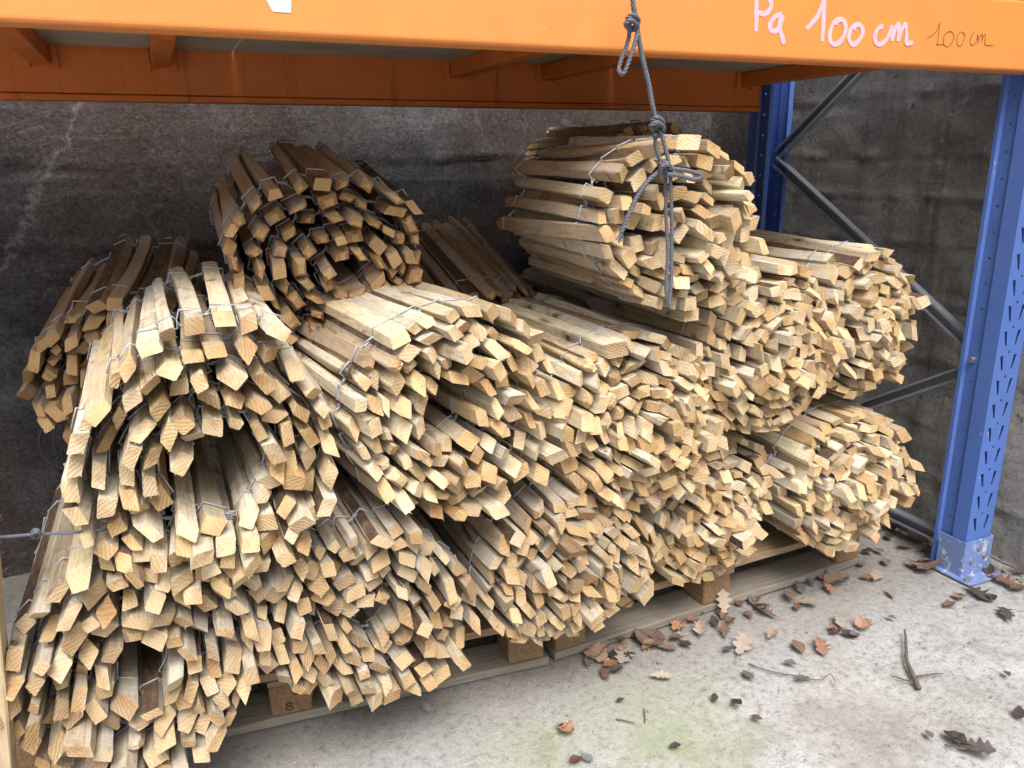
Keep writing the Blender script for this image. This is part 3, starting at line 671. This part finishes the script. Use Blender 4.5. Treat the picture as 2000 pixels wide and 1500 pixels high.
def lay_spiral(key):
    x, y, z, rx, rz, dx, dz, (hx, hz, hr), tones, mix, lag, ln = R[key]
    rr = random.Random(ord(key)*7+3); out = []
    th = rr.uniform(0, 6.28); rad = 1.0; inner = hr/min(rx, rz); pitch = AIR.get(key, 0.026)*rr.uniform(0.97, 1.03)/((rx+rz)/2)
    wob = [rr.uniform(-0.05, 0.05) for _ in range(4)]
    while rad > inner and len(out) < 290:
        kinds = {'mix': [('oblique', 0.68), ('straight', 0.26), ('point', 0.06)], 'obl': [('oblique', 0.8), ('straight', 0.2)], 'pt': [('point', 0.8), ('straight', 0.2)]}[mix]
        u = rr.random(); kd = kinds[-1][0]
        if key in 'QDHIK': kinds = [('oblique', 0.42), ('straight', 0.58)]
        for k, p in kinds:
            if u < p: kd = k; break
            u -= p
        me, wd, tk, (cx_, cz_) = rr.choice(POOL[kd])
        f = rad*(1+wob[0]*math.cos(2*th)+wob[1]*math.sin(2*th)+wob[2]*math.cos(3*th)+wob[3]*math.sin(3*th))
        lay = 1-rad
        px = x+hx*lay+(rx-0.011)*f*math.cos(th); pz = z+hz*lay+(rz-0.011)*f*math.sin(th)
        tang = math.atan2((rz)*math.cos(th), -(rx)*math.sin(th))
        sg_ = 0.0025; px += rr.gauss(0, sg_); pz += rr.gauss(0, sg_)
        an_ = tang+rr.gauss(0, 0.16 if key in 'QDGHIK' else 0.27)
        if cx_*math.sin(an_)+cz_*math.cos(an_) < 0 and rr.random() < 0.7: an_ += math.pi
        out.append(dict(p=[px, pz], a=an_, me=me, wd=wd, tk=tk, r=0.5*math.sqrt(wd*tk)*1.02, lay=lay, th=th, key=key,
            y0=rr.gauss(0, 0.014)+(rr.uniform(-0.04, 0.03) if rr.random() < 0.15 else 0)+lag*lay, tone=rr.choice(tones), b=rr.uniform(0.8, 1.1), jx=rr.gauss(0, 0.018), jz=rr.gauss(0, 0.014), flip=rr.random() < 0.5))
        gap = rr.uniform(0.003, 0.020) if key in 'ABEFJKLM' else rr.uniform(0.001, 0.009)
        step = (wd+gap)/max(0.03, rad*(rx+rz)/2)
        th += step; rad -= pitch*step/(2*math.pi)
    return out
PK = {k: lay_spiral(k) for k in R}
def relax(keys, floor, iters=55):
    L = [d for k in keys for d in PK[k]]; P = np.array([d['p'] for d in L], dtype=np.float32); P0 = P.copy(); rad = np.array([d['r'] for d in L], dtype=np.float32)
    RS = rad[:, None]+rad[None, :]
    for it in range(iters):
        D = P[:, None, :]-P[None, :, :]; dist = np.sqrt((D**2).sum(-1))+1e-6; np.fill_diagonal(dist, 9)
        ov = np.clip(RS-dist, 0, None); mv = (D/dist[..., None]*ov[..., None]*0.42).sum(1)
        P += np.clip(mv, -0.012, 0.012); P += (P0-P)*0.02
        P[:, 1] = np.maximum(P[:, 1], floor+rad*0.95)
    for d, p in zip(L, P): d['p'] = [float(p[0]), float(p[1])]
relax(list('ABCQDEFGHIK'), 0.136, 40)
for k in 'JLMNOPT': relax([k], 0.136 if k in 'OPT' else -9, 40)

def build_roll(key):
    x, y, z, rx, rz, dx, dz, hole, tones, mix, lag, ln = R[key]
    zb = min(d['p'][1] for d in PK[key])-0.02
    t = thing('picket_roll', LABEL[key], 'picket roll', (x, y, zb), 'rolls of wired fence pickets'); O = Vector((x, y, zb))
    ax = Vector((dx, 1, dz)).normalized()
    items = PK[key]
    for d in items:
        o = bpy.data.objects.new('picket', d['me']); COL.objects.link(o); o.parent = t
        ay = Vector((dx+d['jx'], 1, dz+d['jz'])).normalized()
        tv = Vector((math.cos(d['a']), 0, math.sin(d['a']))); tv = (tv-ay*tv.dot(ay)).normalized(); nv = tv.cross(ay)
        s = ln/PL
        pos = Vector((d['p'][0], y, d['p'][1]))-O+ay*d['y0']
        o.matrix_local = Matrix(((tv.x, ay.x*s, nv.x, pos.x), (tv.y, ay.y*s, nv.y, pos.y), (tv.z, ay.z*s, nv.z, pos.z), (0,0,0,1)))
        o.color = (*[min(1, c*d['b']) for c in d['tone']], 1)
        d['T'] = (tv, ay, nv, pos)
    # two rows of twisted wire that hold the pickets together
    WR = 0.0017
    rows = ((0.085, 1), (ln-0.085, 0))
    for off, _ in rows:
        A, B = [], []; n = len(items); m = n
        for i in range(m):
            d = items[i]; tv, ay, nv, pos = d['T']; q = pos+ay*(off-d['y0'])
            c = Vector((x, y, z))-O+ax*off
            outw = q-c; outw -= ax*outw.dot(ax)
            nrm = nv if nv.dot(outw) > 0 else -nv
            tg = ax.cross(outw) if outw.length > 1e-4 else tv
            tt = tv if tv.dot(-tg) > 0 else -tv
            hw, ht = d['wd']/2*0.98+WR, d['tk']/2*0.98+WR
            pa, pb = q-tt*hw, q+tt*hw
            if A:
                la = (last_end, pa); gp = (pa-last_end).length
                if gp > 0.011:
                    k = max(3, min(14, int(gp/0.0033))); tw = max(1, round(gp/0.013))
                    gd = (pa-last_end).normalized(); e1 = nrm-gd*nrm.dot(gd); e1 = e1.normalized() if e1.length > 1e-5 else gd.orthogonal().normalized(); e2 = gd.cross(e1)
                    for s_ in range(k+1):
                        f = s_/k; c0 = last_end.lerp(pa, f); ph = math.pi*tw*f
                        o_ = (e1*math.cos(ph)+e2*math.sin(ph))*WR*1.15; A.append(c0+o_); B.append(c0-o_)
                    if tw % 2 and False: A, B = B, A
                else:
                    c0 = (last_end+pa)/2; A.append(c0+ax*WR); B.append(c0-ax*WR)
            A += [pa+nrm*ht, pb+nrm*ht]; B += [pa-nrm*ht, pb-nrm*ht]
            last_end = pb
        V, Fc = tube([A, B], WR, 4)
        mesh_obj('wire', V, Fc, M['wire'], t, smooth=True)
    return t
for k in R: build_roll(k)

# ------------------------------------------------------------------ ropes
def twisted(name, paths, r, mat, label=None, cat=None, lay=0.026, parent=None, sides=6):
    out = []
    for P in paths:
        C = spline(P, 14); L = 0; a = None
        strands = [[], [], []]
        for i, c in enumerate(C):
            t = (C[min(i+1, len(C)-1)]-C[max(i-1, 0)]).normalized()
            a = t.orthogonal().normalized() if a is None else (a-t*a.dot(t)).normalized()
            b = t.cross(a)
            if i: L += (C[i]-C[i-1]).length
            for s in range(3):
                ph = 2*math.pi*(L/lay+s/3); strands[s].append(c+(a*math.cos(ph)+b*math.sin(ph))*r*0.55)
        out += strands
    V, Fc = tube(out, r*0.56, sides)
    o = mesh_obj(name, V, Fc, mat, parent, smooth=True)
    if label: tag(o, label, cat)
    return o
def px(l, y): return [at(a, b, Y=y+(c if c else 0)) for a, b, *r_ in l for c in [r_[0] if r_ else 0]]
yr = 1.238
rope = thing('hanging_cord', 'grey twisted cord with knots and loops hanging in front of the topmost roll', 'cord', (0, 0, 0))
def rope_part(name, l, r=0.0062, y=yr): return twisted(name, [px(l, y)], r*0.72, M['rope'], parent=rope, lay=0.021)
rope_part('main_strand', [(1233,-60),(1236,0),(1243,45),(1254,110),(1266,160),(1274,205),(1282,240),(1284,256)])
rope_part('upper_loop', [(1240,28),(1230,45,-0.01),(1229,65),(1226,82),(1213,118),(1209,138,-0.004),(1218,143,-0.01),(1229,118,-0.012),(1240,85,-0.012),(1246,55,-0.01),(1242,30,-0.008)], 0.005)
rope_part('knot', [(1224,38,-0.012),(1234,30,-0.02),(1246,38,-0.012),(1242,52,0.004),(1228,55,-0.004),(1222,46,-0.016),(1232,40,-0.022),(1244,50,-0.014),(1236,60,-0.002)], 0.0056)
rope_part('knot', [(1272,236,-0.01),(1283,230,-0.02),(1294,238,-0.01),(1292,252,0.006),(1278,255,-0.002),(1271,246,-0.016),(1284,240,-0.022),(1296,250,-0.012),(1290,262,0.004),(1276,264,-0.01)], 0.006)
rope_part('left_strand', [(1280,255),(1281,285),(1290,318),(1299,345),(1301,420),(1304,500),(1301,560),(1306,602,-0.004)], 0.0052)
rope_part('right_strand', [(1288,255,-0.008),(1297,280,-0.008),(1308,330,-0.012),(1311,400,-0.01),(1312,460,-0.006),(1311,540,-0.006),(1306,600,-0.006)], 0.0052)
rope_part('loose_tail', [(1300,330,-0.012),(1284,338,-0.016),(1262,358,-0.014),(1240,392,-0.012),(1224,428,-0.01),(1213,455,-0.008)], 0.0058)
rope_part('side_loop', [(1298,326,-0.014),(1318,330,-0.024),(1348,335,-0.03),(1370,344,-0.03),(1358,351,-0.034),(1330,344,-0.028),(1302,340,-0.02)], 0.0055)
rope_part('knot', [(1288,322,-0.016),(1300,318,-0.024),(1310,328,-0.02),(1304,342,-0.006),(1290,340,-0.014),(1292,326,-0.026),(1306,322,-0.028)], 0.0056)
for l in ((1209,455),): pass
fr = [[at(1214, 452, Y=yr-0.008), at(1214+dx_, 466+dy_, Y=yr-0.008+dd)] for dx_, dy_, dd in ((-10,2,0),(-5,8,0.004),(0,6,-0.004),(4,2,0.003),(-7,6,-0.005))]
V, Fc = tube(fr, 0.0014, 4); mesh_obj('frayed_end', V, Fc, M['rope'], rope)

tw = thing('tie_cord', 'thin grey cord with a knot tied between the plank and the left rolls', 'cord')
yc = 1.245
twisted('strand', [px([(-120,1052),(-10,1049),(40,1046),(70,1043),(110,1042),(160,1039),(215,1034,0.03),(260,1030,0.12)], yc)], 0.0024, M['rope'], parent=tw, lay=0.016)
twisted('knot', [px([(62,1040),(68,1034,-0.008),(76,1038,-0.01),(75,1048,0.003),(66,1050,0.004),(63,1043,-0.008),(72,1039,-0.012),(80,1044,-0.004)], yc)], 0.0026, M['rope'], parent=tw, lay=0.016)
o = twisted('black_cord_loop', [px([(82,838),(76,858),(80,880),(92,900),(108,912),(126,916),(138,920)], 1.75), px([(106,838),(105,865),(112,895),(120,925),(126,955)], 1.76)], 0.0036, M['ropeb'], 'thin black cord looped below the shaded roll against the wall at left', 'cord', lay=0.014)

# standing plank at the left edge
pa, pb = at(-26, 930, Y=1.225), at(24, 1500, Y=1.225)
V = []; k = (pa.x-pb.x)/(pa.z-pb.z)
pl = thing('standing_plank', 'pale sawn plank standing upright at the left edge of the photo', 'plank', (pb.x-k*pb.z, 1.225, 0))
bm = rough_box_bm(-0.115, 0, 0, 0.048, 0.0, 1.12, 0.002, 0.0012, 0.05)
for v in bm.verts: v.co.x += k*v.co.z
bm_obj('board', bm, M['plank'], pl)
fib = []
for _ in range(26):
    z_ = U(0.15, 0.8); fib.append([(k*z_, U(0.005, 0.045), z_), (k*z_+U(0.004, 0.012), U(0, 0.045), z_+U(-0.004, 0.008))])
V, Fc = tube(fib, 0.0003, 3); mesh_obj('torn_fibre', V, Fc, M['plank'], pl)['kind'] = 'stuff'

# ------------------------------------------------------------------ leaves, twigs, grit
def leaf_outline(kind):
    if kind == 'oak':
        pts = []
        for i in range(29):
            t = i/28; base = 0.30*math.sin(math.pi*min(1, t*0.92+0.06))**0.8*(0.55+0.6*t)
            lob = 1+0.34*math.sin(t*2*math.pi*4.2-0.6)
            pts.append((max(0.012, base*lob*(1 if t < 0.97 else 0.5)), t))
        return pts
    if kind == 'beech':
        return [(max(0.01, 0.30*math.sin(math.pi*(t**0.85))*(1+0.04*math.sin(t*40))), t) for t in [i/16 for i in range(17)]]
    if kind == 'round':
        return [(max(0.01, 0.50*math.sin(math.pi*(t**0.75))**0.75*(1+0.07*math.sin(t*22))), t) for t in [i/20 for i in range(21)]]
    # maple: half outline with pointed lobes
    return [(0.01,0),(0.16,0.06),(0.26,0.03),(0.25,0.13),(0.42,0.20),(0.36,0.28),(0.55,0.42),(0.44,0.46),(0.50,0.60),(0.34,0.55),(0.24,0.52),(0.26,0.66),(0.30,0.78),(0.18,0.76),(0.12,0.90),(0.01,1.0)]
def leaf_mesh(kind, r):
    """a blade of several strips across, curled and creased along the midrib, with a stalk"""
    half = leaf_outline(kind); V, Fc = [], []
    curl = r.uniform(0.3, 1.3); bend = r.uniform(-0.5, 0.7); tw_ = r.uniform(-0.4, 0.4); rip = r.uniform(0.01, 0.04); ph = r.uniform(0, 6)
    def lift(x, y):
        return curl*x*x*1.1 + 0.25*bend*(y-0.4)**2 + tw_*x*(y-0.3)*0.6 + rip*math.sin(y*17+ph)*abs(x)*3 + 0.03*abs(x)
    cols = [-1, -0.66, -0.33, 0, 0.33, 0.66, 1]
    for (hx, hy) in half:
        for c in cols:
            x = hx*c; V.append((x*(1-0.15*curl*abs(x)), hy, lift(x, hy)))
    nc = len(cols)
    for i in range(len(half)-1):
        for c in range(nc-1): Fc.append((i*nc+c, i*nc+c+1, (i+1)*nc+c+1, (i+1)*nc+c))
    tv, tf = tube([[(0, 0.02, lift(0, 0.02)), (0.02, -0.12, lift(0, 0)+0.02), (0.05, -0.26, 0.0)]], 0.011, 4)
    k = len(V); V += [tuple(v) for v in tv]; Fc += [tuple(q+k for q in f) for f in tf]
    # midrib
    tv, tf = tube([[(0, t, lift(0, t)+0.004) for t in (0, 0.3, 0.6, 0.95)]], 0.008, 4)
    k = len(V); V += [tuple(v) for v in tv]; Fc += [tuple(q+k for q in f) for f in tf]
    mz = min(v[2] for v in V)
    me = bpy.data.meshes.new('leaf'); me.from_pydata([(x, y-0.4, z-mz) for x, y, z in V], [], Fc); me.materials.append(M['leaf'])
    me.polygons.foreach_set('use_smooth', [True]*len(me.polygons)); me.update(); return me
rl = random.Random(31)
LM = {k: [leaf_mesh(k, rl) for _ in range(4)] for k in ('oak', 'maple', 'beech', 'round')}
TAN, PALEL, RUST, BROWN, DARK, GREYL = (0.34,0.20,0.11), (0.52,0.40,0.29), (0.40,0.17,0.085), (0.20,0.115,0.075), (0.075,0.055,0.048), (0.16,0.145,0.15)
leaves = [  # pixel x, y, kind, size m, colour, tilt, label (None: one of many alike)
 (1412,1196,'oak',0.085,PALEL,0.9,'pale oak leaf propped upright against the pallet right of its block'),
 (1268,1254,'round',0.105,(0.20,0.125,0.10),0.15,'large rounded purple-brown leaf beside the pallet'),
 (1145,1247,'maple',0.07,(0.28,0.13,0.10),0.3,'reddish brown leaf at the left end of the leaf litter'),
 (1192,1250,'maple',0.07,(0.46,0.27,0.16),0.4,'orange tan maple leaf in the litter left of the rounded leaf'),
 (1163,1283,'maple',0.095,(0.46,0.28,0.17),0.25,'large tan maple leaf at the front of the leaf litter'),
 (1222,1278,'oak',0.10,(0.44,0.36,0.29),0.1,'pale lobed leaf below the rounded purple-brown leaf'),
 (1190,1302,'beech',0.06,RUST,0.3,'small rust-brown leaf at the lower edge of the litter'),
 (1205,1312,'beech',0.05,DARK,0.4,None), (1240,1242,'beech',0.05,DARK,0.5,None), (1180,1318,'oak',0.06,BROWN,0.2,None), (1150,1298,'beech',0.05,GREYL,0.3,None),
 (1324,1226,'maple',0.055,(0.50,0.26,0.13),0.3,'bright orange leaf at the foot of the pallet'),
 (1368,1230,'oak',0.09,(0.46,0.36,0.28),0.2,'pale curled leaf below the propped oak leaf'),
 (1352,1215,'beech',0.055,RUST,0.4,None), (1340,1262,'beech',0.05,DARK,0.3,None), (1322,1250,'beech',0.06,BROWN,0.4,None), (1300,1268,'oak',0.06,(0.24,0.14,0.10),0.3,None),
 (1395,1222,'beech',0.05,DARK,0.5,None), (1415,1240,'oak',0.06,BROWN,0.5,None), (1422,1272,'beech',0.045,(0.10,0.105,0.16),0.3,None),
 (1450,1268,'oak',0.115,(0.46,0.37,0.31),0.25,'large pale grey oak leaf alone on the concrete in front of the pallet'),
 (1506,1244,'oak',0.06,(0.40,0.30,0.23),0.1,'flat tan oak leaf below the pallet corner'),
 (1287,1324,'oak',0.065,(0.55,0.46,0.36),0.05,'small pale oak leaf lying flat near the green stain'),
 (1560,1270,'beech',0.065,(0.24,0.15,0.10),0.2,'small ribbed brown leaf left of the red oak leaf'),
 (1601,1264,'oak',0.085,(0.38,0.19,0.13),0.3,'reddish oak leaf in the open middle of the floor'),
 (1632,1236,'beech',0.05,DARK,0.3,None), (1655,1242,'beech',0.055,DARK,0.4,None), (1685,1226,'maple',0.065,(0.47,0.25,0.15),0.3,'orange leaf right of the dark leaf heap'),
 (1640,1215,'oak',0.09,(0.42,0.36,0.31),0.1,'pale lobed leaf behind the dark leaf heap'), (1625,1232,'beech',0.045,RUST,0.3,None), (1670,1245,'beech',0.05,GREYL,0.4,None),
 (1482,1190,'beech',0.065,DARK,0.4,None), (1500,1203,'oak',0.07,BROWN,0.3,None), (1470,1180,'beech',0.05,GREYL,0.4,None), (1540,1168,'oak',0.085,(0.30,0.17,0.105),0.5,None),
 (1575,1182,'oak',0.075,(0.37,0.29,0.22),0.4,None), (1556,1190,'beech',0.05,BROWN,0.3,None), (1630,1140,'round',0.095,(0.33,0.23,0.16),0.5,'tan curled leaf against the right end of the pallet'),
 (1620,1155,'oak',0.06,RUST,0.3,None), (1600,1130,'beech',0.06,(0.30,0.24,0.19),0.3,None),
 (1712,1130,'oak',0.10,(0.47,0.36,0.28),0.15,'long pale oak leaf halfway between pallet and blue upright'), (1690,1132,'beech',0.055,RUST,0.3,None), (1730,1102,'beech',0.06,(0.27,0.20,0.15),0.2,None), (1718,1080,'beech',0.05,(0.30,0.15,0.08),0.3,None),
 (1806,1112,'maple',0.125,(0.24,0.135,0.10),0.5,'big brown maple leaf left of the blue upright foot'), (1790,1052,'round',0.085,(0.22,0.14,0.10),0.3,'rounded brown leaf beside the lower brace'),
 (1762,1042,'oak',0.09,DARK,0.4,None), (1742,1030,'beech',0.08,BROWN,0.3,None), (1770,1070,'beech',0.075,(0.15,0.10,0.075),0.4,None), (1810,1075,'oak',0.085,BROWN,0.3,None), (1735,1052,'beech',0.06,DARK,0.5,None), (1752,1018,'oak',0.08,(0.25,0.17,0.12),0.4,None), (1828,1092,'beech',0.07,BROWN,0.4,None),
 (1905,1160,'oak',0.10,(0.10,0.075,0.065),0.1,'flat dark leaf in front of the blue upright foot'), (1952,1138,'oak',0.095,(0.21,0.11,0.08),0.3,'red-brown leaf beside the side wall at the right edge'), (1985,1152,'beech',0.08,BROWN,0.3,None), (1930,1120,'beech',0.07,DARK,0.3,None), (1965,1205,'oak',0.09,(0.12,0.09,0.075),0.1,None), (1990,1120,'oak',0.08,(0.15,0.10,0.08),0.2,None), (1935,1170,'beech',0.06,DARK,0.2,None),
 (1105,1430,'maple',0.055,(0.46,0.22,0.12),0.3,'small orange maple leaf alone at the lower middle of the floor'),
 (1437,1378,'beech',0.05,DARK,0.6,None), (1475,1406,'beech',0.035,(0.14,0.10,0.085),0.2,None), (1462,1325,'beech',0.055,(0.20,0.17,0.15),0.5,None), (1395,1366,'beech',0.035,DARK,0.4,None),
 (1122,1490,'beech',0.042,(0.15,0.06,0.045),0.3,None), (1148,1486,'beech',0.042,(0.22,0.22,0.27),0.2,None), (1210,1373,'beech',0.028,DARK,0.3,None), (1570,1330,'oak',0.05,(0.17,0.15,0.14),0.4,None),
 (1900,1470,'oak',0.085,(0.13,0.11,0.105),0.5,'dark curled leaf near the lower right corner'), (1870,1452,'beech',0.07,DARK,0.4,None), (1320,1462,'beech',0.035,(0.07,0.055,0.06),0.4,None), (1965,1320,'beech',0.035,BROWN,0.2,None), (1990,1400,'beech',0.05,DARK,0.3,None),
 (832,1384,'oak',0.045,(0.45,0.44,0.43),0.1,'small pale grey leaf scrap below the left pallet'), (1815,1440,'beech',0.035,(0.20,0.17,0.15),0.2,None), (1545,1300,'beech',0.04,GREYL,0.3,None), (1740,1210,'beech',0.03,BROWN,0.2,None),
]
rx_ = random.Random(77)
for _ in range(34):
    t_ = rx_.random(); lx_ = 1135+560*t_; ly_ = 1305-190*t_+rx_.gauss(-8, 16)
    if rx_.random() < 0.25: lx_, ly_ = rx_.uniform(1735, 1985), rx_.uniform(1040, 1170)
    if 1850 < lx_ < 1945 and ly_ < 1150: ly_ += 45
    leaves.append((lx_, ly_, rx_.choice(('beech', 'oak', 'oak', 'maple')), rx_.uniform(0.03, 0.065), rx_.choice((TAN, BROWN, BROWN, DARK, GREYL, RUST, (0.36,0.27,0.2))), rx_.uniform(0.1, 0.6), None))
MARKS = [(1170,1300,'at the left end of the leaf litter'), (1265,1252,'against the big rounded purple-brown leaf'), (1335,1250,'between the rounded leaf and the propped oak leaf'), (1410,1230,'below the propped oak leaf'), (1490,1190,'just right of the pallet block'),
 (1555,1175,'against the pallet right of its block'), (1620,1145,'at the right end of the pallet'), (1650,1238,'in the dark leaf heap on the open floor'), (1705,1110,'between the pallet end and the blue upright'), (1750,1035,'beneath the lower brace near the wall'), (1815,1090,'at the big maple leaf by the blue upright'),
 (1930,1135,'at the right side of the blue upright foot'), (1970,1190,'at the right edge by the side wall'), (1437,1378,'right of the green stain'), (1300,1460,'on the green stain'), (1130,1488,'at the bottom edge below the orange maple leaf'), (1560,1315,'beside the thin curved stem'), (1885,1455,'near the lower right corner'), (1760,1230,'above the forked twig'), (1980,1360,'at the right edge of the open floor')]
seen = {}
leaves.sort(key=lambda l_: l_[0])
for (lx, ly, kd, sz, colr, tilt, lab) in leaves:
    p = at(lx, ly, Z=0.004)
    o = bpy.data.objects.new('fallen_leaf', rl.choice(LM[kd])); COL.objects.link(o)
    sz *= 0.76; o.location = p; o.scale = (sz, sz, sz*rl.uniform(0.7, 1.2))
    o.rotation_euler = (tilt*0.55*rl.choice((1, -0.6)), tilt*0.4*rl.uniform(-1, 1), rl.uniform(0, 6.28))
    if lab and 'propped upright' in lab: o.rotation_euler = (0.95, 0.1, -0.35)
    o.location.z += 0.006+abs(math.sin(o.rotation_euler.x))*sz*0.36
    lum = sum(colr)/3; o.color = (*[(0.85*c+0.15*lum)*0.92 for c in colr], 1)
    if lab is None:
        cn = 'blue-grey' if colr[2] > colr[0] else ('grey' if max(colr)-min(colr) < 0.02 and lum > 0.1 else 'blackish' if lum < 0.07 else 'rust-red' if colr[0] > 2*colr[1] else 'dark brown' if lum < 0.13 else 'brown' if lum < 0.18 else 'tan')
        sn = {'oak': 'lobed', 'beech': 'oval', 'maple': 'jagged', 'round': 'rounded'}[kd]
        q = min(MARKS, key=lambda m_: (m_[0]-lx)**2+(1.6*(m_[1]-ly))**2)
        lab = 'small %s %s leaf %s' % (cn, sn, q[2])
        n_ = seen.get(lab, 0); seen[lab] = n_+1
        if n_: lab += (', farther right', ', farthest right', ', rightmost')[min(n_-1, 2)]
    tag(o, lab, 'leaf', 'fallen leaves on the concrete')

def twig(label, paths, rads):
    V, Fc = [], []
    for P, r0 in zip(paths, rads):
        C = spline([at(a, b, Z=zz_) for a, b, zz_ in P], 8); n = len(C)
        C = [c+Vector((U(-0.001,0.001), U(-0.001,0.001), 0)) for c in C]
        v, f = tube([C], [r0*(1-0.6*i/(n-1))*U(0.9, 1.15) for i in range(n)], 6); k = len(V); V += v; Fc += [tuple(q+k for q in g) for g in f]
    tag(mesh_obj('fallen_twig', V, Fc, M['twig'], smooth=True), label, 'twig')
twig('forked grey-brown twig lying on the concrete at right', [[(1795,1344,0.008),(1786,1325,0.010),(1772,1292,0.012),(1770,1262,0.014),(1767,1230,0.016)], [(1790,1321,0.010),(1812,1318,0.012),(1842,1315,0.010)], [(1786,1334,0.008),(1765,1327,0.008),(1738,1319,0.006)]], [0.0062, 0.003, 0.0025])
twig('thin curved stem trailing beside the reddish oak leaf', [[(1462,1296,0.005),(1500,1310,0.008),(1555,1320,0.006),(1600,1328,0.012),(1622,1316,0.016),(1632,1336,0.006)]], [0.0018])
twig('short straight stick on the green stain', [[(1258,1384,0.004),(1260,1402,0.005),(1259,1412,0.004)]], [0.0018])
twig('short dark stick left of the green stain', [[(1203,1404,0.004),(1222,1408,0.006),(1240,1413,0.004)]], [0.0018])
twig('thin stem beside the dark leaf at lower right', [[(1845,1455,0.006),(1880,1462,0.012),(1915,1468,0.006)]], [0.0025])

def crumbs(name, n, place, s0, s1, mat, label, cat):
    V, Fc = [], []
    for _ in range(n):
        x_, y_ = place(); s = U(s0, s1)*(0.6 if U(0,1) < 0.7 else 1); k = len(V)
        pts = [Vector((U(-1,1), U(-1,1), U(-0.2,0.8))).normalized()*s for _ in range(6)]
        base = [Vector((1,0,0)), Vector((-1,0,0)), Vector((0,1,0)), Vector((0,-1,0)), Vector((0,0,0.7)), Vector((0,0,-0.7))]
        a = U(0, 6.28)
        for b_ in base:
            q = Vector((b_.x*math.cos(a)-b_.y*math.sin(a), b_.x*math.sin(a)+b_.y*math.cos(a), b_.z))*s*U(0.6, 1.2); V.append((x_+q.x, y_+q.y, 0.003+s*0.4+q.z))
        for f in ((0,2,4),(2,1,4),(1,3,4),(3,0,4),(2,0,5),(1,2,5),(3,1,5),(0,3,5)): Fc.append(tuple(k+q for q in f))
    o = mesh_obj(name, V, Fc, mat); o['kind'] = 'stuff'; tag(o, label, cat)
def gp():
    p = at(U(700, 2000), U(1130, 1500), Z=0); return p.x, p.y
def gw():
    y_ = U(1.0, 2.3); return XW-0.02-abs(rng.gauss(0, 0.06)), y_
def sp():
    x_ = U(-0.1, 1.75); return x_, 1.43-abs(rng.gauss(0, 0.05))-(0.05 if x_ < 0.2 else 0)
crumbs('grit', 420, gp, 0.0010, 0.0042, M['grit'], 'dark grit and crumbs strewn over the concrete floor', 'grit')
crumbs('wall_debris', 380, gw, 0.002, 0.009, M['grit'], 'crumbled debris along the foot of the side wall', 'debris')
crumbs('sawdust', 520, sp, 0.0008, 0.0028, M['dust'], 'pale sawdust crumbs along the front of the pallets', 'sawdust')
bpy.context.view_layer.update()
